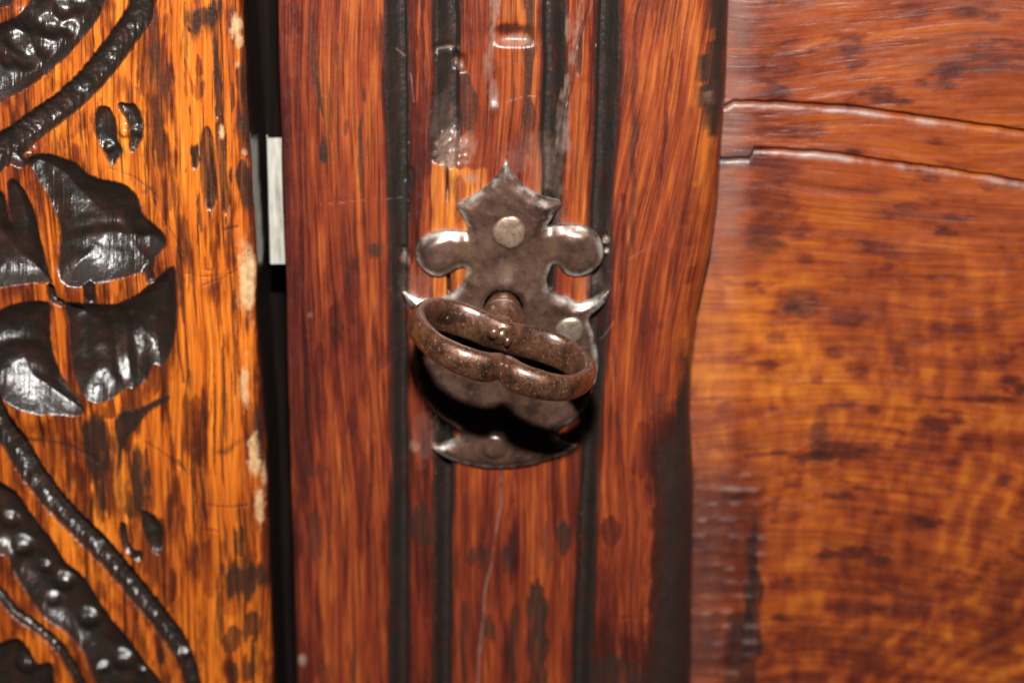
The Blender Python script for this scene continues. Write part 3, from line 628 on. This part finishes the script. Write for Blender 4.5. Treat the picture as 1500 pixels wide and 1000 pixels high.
        if i > 0:
            dt = t0[None, :] - Z; s.P = np.maximum(s.P, .62 * gauss(dt + .03, .055) * np.clip(.35 + 1.3 * fbm(X * 2, Z * 0 + i, 108, 4, .7), 0, 1))  # flash highlight on the crack lip painted as a pale line
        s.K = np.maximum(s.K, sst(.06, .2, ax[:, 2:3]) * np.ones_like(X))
        o = finish('board' if i == 0 else f'board.{i:03d}', X, Yd, Z, s.H, np.stack([s.K * (1 - s.P), s.B * (1 - s.P), s.P], -1), s.T, M_panel, panel, (0, YP, 0), (wx, wz))
build_panel()

# ================================================================== iron lock plate
def build_plate():
    T = .17
    right = [(741, 238), (748, 252), (758, 265), (772, 278), (788, 288), (804, 294), (822, 299), (816, 310), (809, 320), (803, 329), (801, 336), (812, 334), (826, 331), (848, 333), (868, 341), (880, 355), (884, 372), (879, 389), (866, 401), (848, 407), (834, 406), (824, 399), (816, 391),
             (808, 393), (803, 404), (800, 415), (804, 426), (815, 434), (830, 440), (843, 446), (856, 446), (870, 441), (882, 434), (893, 427), (889, 440), (880, 452), (868, 462), (862, 472), (868, 490), (874, 512), (876, 540), (870, 572), (858, 598), (846, 614), (832, 624), (816, 632),
             (812, 640), (826, 650), (846, 655), (836, 664), (812, 673), (780, 682), (745, 687)]
    left = [(710, 686), (680, 681), (652, 671), (632, 657), (648, 654), (664, 648), (677, 638), (672, 630), (655, 620), (636, 605), (618, 583), (608, 556), (604, 526), (608, 498), (616, 478), (614, 466), (604, 456), (596, 444), (589, 429), (602, 435), (620, 441), (642, 441), (660, 434), (673, 423), (681, 410), (684, 399),
            (678, 394), (668, 396), (656, 403), (641, 407), (625, 401), (612, 387), (608, 371), (616, 354), (634, 344), (656, 340), (678, 342), (687, 342), (683, 330), (677, 317), (668, 303), (684, 294), (702, 283), (718, 270), (731, 255)]
    out = pts(right + left, -T)
    out = smooth_line(out, 3, True)
    hc = pt(737, 452, -T)[[0, 2]]; hr = .37
    a = np.linspace(0, 2 * np.pi, 49)[:-1]
    hole = np.stack([hc[0] + hr * np.cos(a), hc[1] + hr * np.sin(a)], 1)
    # resample the outline evenly
    def resample(p, step):
        q = np.vstack([p, p[:1]]); L = np.r_[0, np.cumsum(np.hypot(*np.diff(q, axis=0).T))]
        t = np.linspace(0, L[-1], int(L[-1] / step) + 1)[:-1]; return np.stack([np.interp(t, L, q[:, 0]), np.interp(t, L, q[:, 1])], 1)
    out = resample(out, .045)
    nO = len(out)
    P = [out, hole]
    nx = np.roll(out, -1, 0) - np.roll(out, 1, 0); nx /= np.linalg.norm(nx, axis=1)[:, None]
    nrm = np.stack([-nx[:, 1], nx[:, 0]], 1)
    mid = out + nrm * .05
    if sdf(mid[:, 0], mid[:, 1], out).mean() < 0: nrm = -nrm
    rest = []
    for k in (.02, .045, .075, .11, .15):
        q = out + nrm * k; f = sdf(q[:, 0], q[:, 1], out); rest.append(q[f > k * .85])
    for k in (.03, .07):
        rest.append(hc + (hole - hc) * (1 + k / hr))
    gx, gz = np.meshgrid(np.arange(out[:, 0].min(), out[:, 0].max(), .05), np.arange(out[:, 1].min(), out[:, 1].max(), .05))
    gx = gx.ravel() + .01 * vn(gx.ravel() * 30, gz.ravel() * 30, 1); gz = gz.ravel()
    f = sdf(gx, gz, out); fh = np.hypot(gx - hc[0], gz - hc[1]) - hr; k = (f > .17) & (fh > .09); rest.append(np.stack([gx[k], gz[k]], 1))
    allp = np.vstack(P + rest)
    edges = [(i, (i + 1) % nO) for i in range(nO)] + [(nO + i, nO + (i + 1) % 48) for i in range(48)]
    res = delaunay_2d_cdt([Vector(p) for p in allp], edges, [], 0, 1e-6)
    V2 = np.array([tuple(v) for v in res[0]]); tri = np.array(res[2])
    cen = V2[tri].mean(1); ok = (sdf(cen[:, 0], cen[:, 1], out) > 0) & (np.hypot(cen[:, 0] - hc[0], cen[:, 1] - hc[1]) > hr * .99); tri = tri[ok]
    f = sdf(V2[:, 0], V2[:, 1], out); fh = np.hypot(V2[:, 0] - hc[0], V2[:, 1] - hc[1]) - hr
    x, z = V2.T
    bev = .095 * np.clip(1 - f / .17, 0, 1) ** 1.25 + .05 * (1 - sst(0, .08, np.maximum(fh, 0)))
    h = T - bev + .035 * np.exp(-((x - hc[0]) / .9) ** 2) + .04 * fbm(x * 1.3, z * 1.3, 120, 2) + .006 * fbm(x * 7, z * 7, 121, 2)
    for c, r in (((643, 372), .34), ((846, 370), .34)):
        cc = pts([c], -T)[0]; h += .05 * np.exp(-(((x - cc[0]) ** 2 + (z - cc[1]) ** 2) / r ** 2) ** 1.5)
    h += .012 * fbm(x * 3.5, z * 3.5, 124, 2)
    rust = np.zeros(len(x))
    for c, r in (((684, 368), .16), ((806, 362), .16), ((716, 358), .09), ((800, 405), .2), ((690, 400), .15), ((745, 395), .1)):
        cc = pts([c], -T)[0]; rust = np.maximum(rust, sst(.25, .7, np.exp(-((x - cc[0]) / r) ** 2 - ((z - cc[1]) / (r * 1.7)) ** 2) + .5 * fbm(x * 7, z * 7, 122, 3)))
    # folds where the side lobes were hammered down
    for l in ([(683, 345), (686, 400)], [(806, 338), (812, 392)]):
        d, _ = seg_dist(x, z, pts(l, -T)); h -= .035 * gauss(d, .10)
    V = np.stack([x, -h, z], 1)
    # outward side walls
    tr = V2[tri]; area = (tr[:, 1, 0] - tr[:, 0, 0]) * (tr[:, 2, 1] - tr[:, 0, 1]) - (tr[:, 1, 1] - tr[:, 0, 1]) * (tr[:, 2, 0] - tr[:, 0, 0])
    tri[area < 0] = tri[area < 0][:, ::-1]
    faces = [tuple(t) for t in tri]
    from collections import Counter
    dirE = Counter()
    for t in faces:
        for i in range(3): dirE[(t[i], t[(i + 1) % 3])] += 1
    bound = [e for e in dirE if (e[1], e[0]) not in dirE]
    vb = sorted({i for e in bound for i in e}); mp = {v: len(V) + k for k, v in enumerate(vb)}
    back = V[vb].copy(); back[:, 1] = .04
    V = np.vstack([V, back])
    faces += [(e[1], e[0], mp[e[0]], mp[e[1]]) for e in bound]
    o = mesh_from('lock_plate', V, faces, M_plate, {'rim': (1 - sst(.02, .13, f))[[*range(len(f)), *vb]], 'rust': rust[[*range(len(f)), *vb]]}, DO, door)
    tag(o, 'dark iron lock plate cut with a pointed top, side lobes and crescent tips')
    # nails
    def nail(px, py, r, hgt, parent, Y, name='nail', mat=M_nail, flat=.5):
        c = pt(px, py, Y)
        if name == 'nail': c[1] = -h[np.argmin(np.hypot(x - c[0], z - c[2]))] + .005
        n = 40; rings = [(1.0, 0.0), (1.0, .35), (.93, .62), (.78, .82), (.5, .95), (.22, 1.0)]
        V = []; Fc = []
        for k, (a_, b_) in enumerate(rings):
            for j in range(n):
                t = 2 * math.pi * j / n; rr = r * a_ * (1 + .035 * math.sin(3 * t + px) + .02 * math.sin(7 * t))
                V.append((c[0] + rr * math.cos(t), c[1] + .06 - (b_ * hgt + .06 if k else 0) + .008 * math.sin(2 * t + px) * (k > 1), c[2] + rr * math.sin(t)))
        for k in range(len(rings) - 1):
            for j in range(n):
                j2 = (j + 1) % n; Fc.append((k * n + j, k * n + j2, (k + 1) * n + j2, (k + 1) * n + j))
        Fc.append(tuple(range((len(rings) - 1) * n, len(rings) * n)))
        return mesh_from(name, V, Fc, mat, None, DO if parent is door else DO, parent)
    for px, py, r in ((746, 338, .305), (835, 483, .26), (651, 500, .25), (725, 652, .24)):
        nail(px, py, r, .07, o, -T + .01, mat=M_plate if py > 640 else (M_topnail if py < 400 else M_nail))  # bottom nail takes darker plate iron, the key's shadow put into its colour
    for px, py, r in ((888, 351, .075), (889, 367, .055)):
        tag(nail(px, py, r, .07, door, .02, 'tack'), 'tiny shiny tack in the groove right of the lock plate')
build_plate()

# hollow behind the keyhole
def tube(name, prof, n, mat, c, parent, off, ph=0.0):
    V = []; Fc = []
    for b, r in prof:
        for j in range(n):
            t = 2 * math.pi * j / n; V.append((c[0] + r * math.cos(t), c[1] - b, c[2] + r * math.sin(t)))
    for k in range(len(prof) - 1):
        for j in range(n):
            j2 = (j + 1) % n; Fc.append((k * n + j, k * n + j2, (k + 1) * n + j2, (k + 1) * n + j))
    Fc.append(tuple(range((len(prof) - 1) * n, len(prof) * n))); Fc.append(tuple(reversed(range(n))))
    return mesh_from(name, V, Fc, mat, None, off, parent)

# ================================================================== the key
PHI = math.radians(18)
KA = pt(737, 449, -.2)                       # where the shank passes the plate
KL = np.array([math.cos(PHI), 0, -math.sin(PHI)]); KB = np.array([0, -1.0, 0]); KN = np.cross(KL, KB); KN = KN if KN[2] > 0 else -KN
key = empty('key', KA)
tag(key, 'rusty iron key with a heart-shaped double-loop bow, standing in the lock', 'key')
def build_key():
    # (lateral, along shank, half height across, half thickness)
    R = [(0, 2.76, .175, .11), (.055, 2.88, .235, .15), (.22, 3.08, .268, .17), (.52, 3.15, .264, .168), (.85, 3.11, .252, .158), (1.22, 2.88, .238, .145), (1.50, 2.42, .238, .14), (1.585, 2.02, .26, .14), (1.48, 1.60, .29, .135),
         (1.22, 1.28, .305, .13), (.88, 1.15, .315, .13), (.50, 1.19, .31, .13), (.2, 1.31, .30, .13), (0, 1.37, .28, .13)]
    pth = R + [(-a, b, h, w) for a, b, h, w in R[-2:0:-1]]
    q = smooth_line(np.array(pth), 10, True)
    n = len(q); m = 28
    tang = np.roll(q[:, :2], -1, 0) - np.roll(q[:, :2], 1, 0); tang /= np.linalg.norm(tang, axis=1)[:, None]
    V = []; Fc = []
    for i in range(n):
        a, b, hh, ww = q[i]; nn = np.array([tang[i, 1], -tang[i, 0]])
        for j in range(m):
            t = 2 * math.pi * j / m; ct, st_ = math.cos(t), math.sin(t)
            k = (abs(ct) ** 2.5 + abs(st_) ** 2.5) ** (-1 / 2.5)
            la, lb = a + nn[0] * ww * ct * k, b + nn[1] * ww * ct * k
            V.append(KA + KL * la + KB * lb + KN * (hh * st_ * k - max(0, hh - .26)))
    for i in range(n):
        for j in range(m):
            i2, j2 = (i + 1) % n, (j + 1) % m; Fc.append((i * m + j, i * m + j2, i2 * m + j2, i2 * m + j))
    V = np.array(V)
    # pitting and unevenness of the forged surface
    cen = (KA + q[:, 0:1] * KL + q[:, 1:2] * KB).repeat(m, 0); d = V - cen; d /= np.linalg.norm(d, axis=1)[:, None]
    la = (V - KA) @ KL; lb = (V - KA) @ KB; ln = (V - KA) @ KN
    V = V + d * (.007 * fbm(la * 4 + ln * 3, lb * 4 - ln * 2, 130, 3) + .0025 * fbm(la * 18 + ln * 9, lb * 18 - ln * 9, 131, 2))[:, None]
    mesh_from('bow', V, Fc, M_key, None, KA, key)
    # little knobs inside the bow where it meets the shank
    def ball(a, b, nrm, ra, rb, rn, name='knob'):
        V = []; Fc = []; N, Mm = 18, 24; c = KA + KL * a + KB * b + KN * nrm
        for i in range(N + 1):
            p = math.pi * i / N
            for j in range(Mm):
                t = 2 * math.pi * j / Mm
                V.append(c + KB * rb * math.cos(p) + KL * ra * math.sin(p) * math.cos(t) + KN * rn * math.sin(p) * math.sin(t))
        for i in range(N):
            for j in range(Mm):
                j2 = (j + 1) % Mm; Fc.append((i * Mm + j, i * Mm + j2, (i + 1) * Mm + j2, (i + 1) * Mm + j))
        V = np.array(V); V += .012 * np.stack([vn(V[:, 0] * 8, V[:, 2] * 8, 5), vn(V[:, 1] * 8, V[:, 2] * 8, 6), vn(V[:, 0] * 8, V[:, 1] * 8, 7)], 1)
        return mesh_from(name, V, Fc, M_key, None, KA, key)
    ball(-.17, 1.52, .05, .12, .13, .13); ball(.10, 1.54, -.02, .075, .10, .11); ball(-.03, 1.46, .0, .12, .12, .17)
    prof = [(-1.2, .22), (.0, .23), (.12, .24), (.16, .27), (.20, .295), (.26, .285), (.30, .245), (.34, .27), (.40, .32), (.48, .31), (.53, .265), (.6, .31), (.72, .345), (.86, .355), (1.0, .33), (1.12, .28), (1.22, .20), (1.34, .12)]
    tube('shank', [(b, r * 1.14) for b, r in smooth_line(np.array(prof), 4)], 56, M_key, KA, key, KA)
build_key()

# ================================================================== the gap between post and door
def box(name, x0, x1, y0, y1, z0, z1, mat, off=(0, 0, 0), parent=None, bev=.03):
    V = [(x, y, z) for x in (x0, x1) for y in (y0, y1) for z in (z0, z1)]
    Fc = [(0, 1, 3, 2), (4, 6, 7, 5), (0, 4, 5, 1), (2, 3, 7, 6), (0, 2, 6, 4), (1, 5, 7, 3)]
    o = mesh_from(name, V, Fc, mat, None, off, parent, False)
    b = o.modifiers.new('b', 'BEVEL'); b.width = bev * CM; b.segments = 3
    return o
md = NT('gap_shade_wood'); md.b.inputs['Base Color'].default_value = (.012, .008, .006, 1); md.b.inputs['Roughness'].default_value = .95; md.b.inputs['Specular IOR Level'].default_value = .1  # backing wood blackened, the gap's shade is put into its colour
g_ = md.n('ShaderNodeNewGeometry').outputs['Position']
md.l(md.ramp(md.noise(md.mapping(g_, (900, 300, 40)), 1, 4), [(.35, (.002, .0015, .001)), (.7, (.010, .005, .004))]), md.b.inputs['Base Color'])
bk = box('cabinet_interior', -12.5, 13.5, 2.45, 2.9, -10.5, 9.5, md.m); tag(bk, kind='structure')
ms = NT('pale_zinc'); gs = ms.n('ShaderNodeNewGeometry').outputs['Position']
ms.l(ms.ramp(ms.noise(ms.mapping(gs, (1100, 300, 130)), 1, 5, .65), [(.3, (.22, .19, .15)), (.48, (.40, .385, .34)), (.75, (.56, .56, .50))]), ms.b.inputs['Base Color'])
ms.b.inputs['Roughness'].default_value = .5; ms.b.inputs['Metallic'].default_value = .15
def build_strip():
    Y = .55; a, b = pt(391, 203, Y), pt(417, 203, Y); c = pt(418, 387, Y)
    prof = [(a[0] - .03, Y + .20), (a[0] - .02, Y + .08), (a[0], Y + .02), (a[0] + .06, Y), (b[0] + .12, Y + .03)]
    prof = smooth_line(np.array(prof), 4); n = len(prof); V = []; Fc = []
    t = .07
    for x, y in prof:
        for zz in (c[2], a[2]): V.append((x, y, zz))
    for x, y in prof:
        for zz in (c[2], a[2]): V.append((x + .02, y + t, zz))
    for i in range(n - 1):
        q = i * 2; o = 2 * n; Fc += [(q, q + 2, q + 3, q + 1), (o + q, o + q + 1, o + q + 3, o + q + 2), (q, o + q, o + q + 2, q + 2), (q + 1, q + 3, o + q + 3, o + q + 1)]
    Fc += [(0, 1, 2 * n + 1, 2 * n), (2 * n - 2, 4 * n - 2, 4 * n - 1, 2 * n - 1)]
    o = mesh_from('metal_strip', V, Fc, ms.m, None, (a[0], Y, c[2]), None, False)
    o.location = Vector((a[0], Y, c[2])) * CM
    tag(o, 'short pale grey metal strip upright in the dark gap between carved post and door', 'metal strip')
build_strip()
# children were written in world centimetres relative to their thing's base: nothing else to place
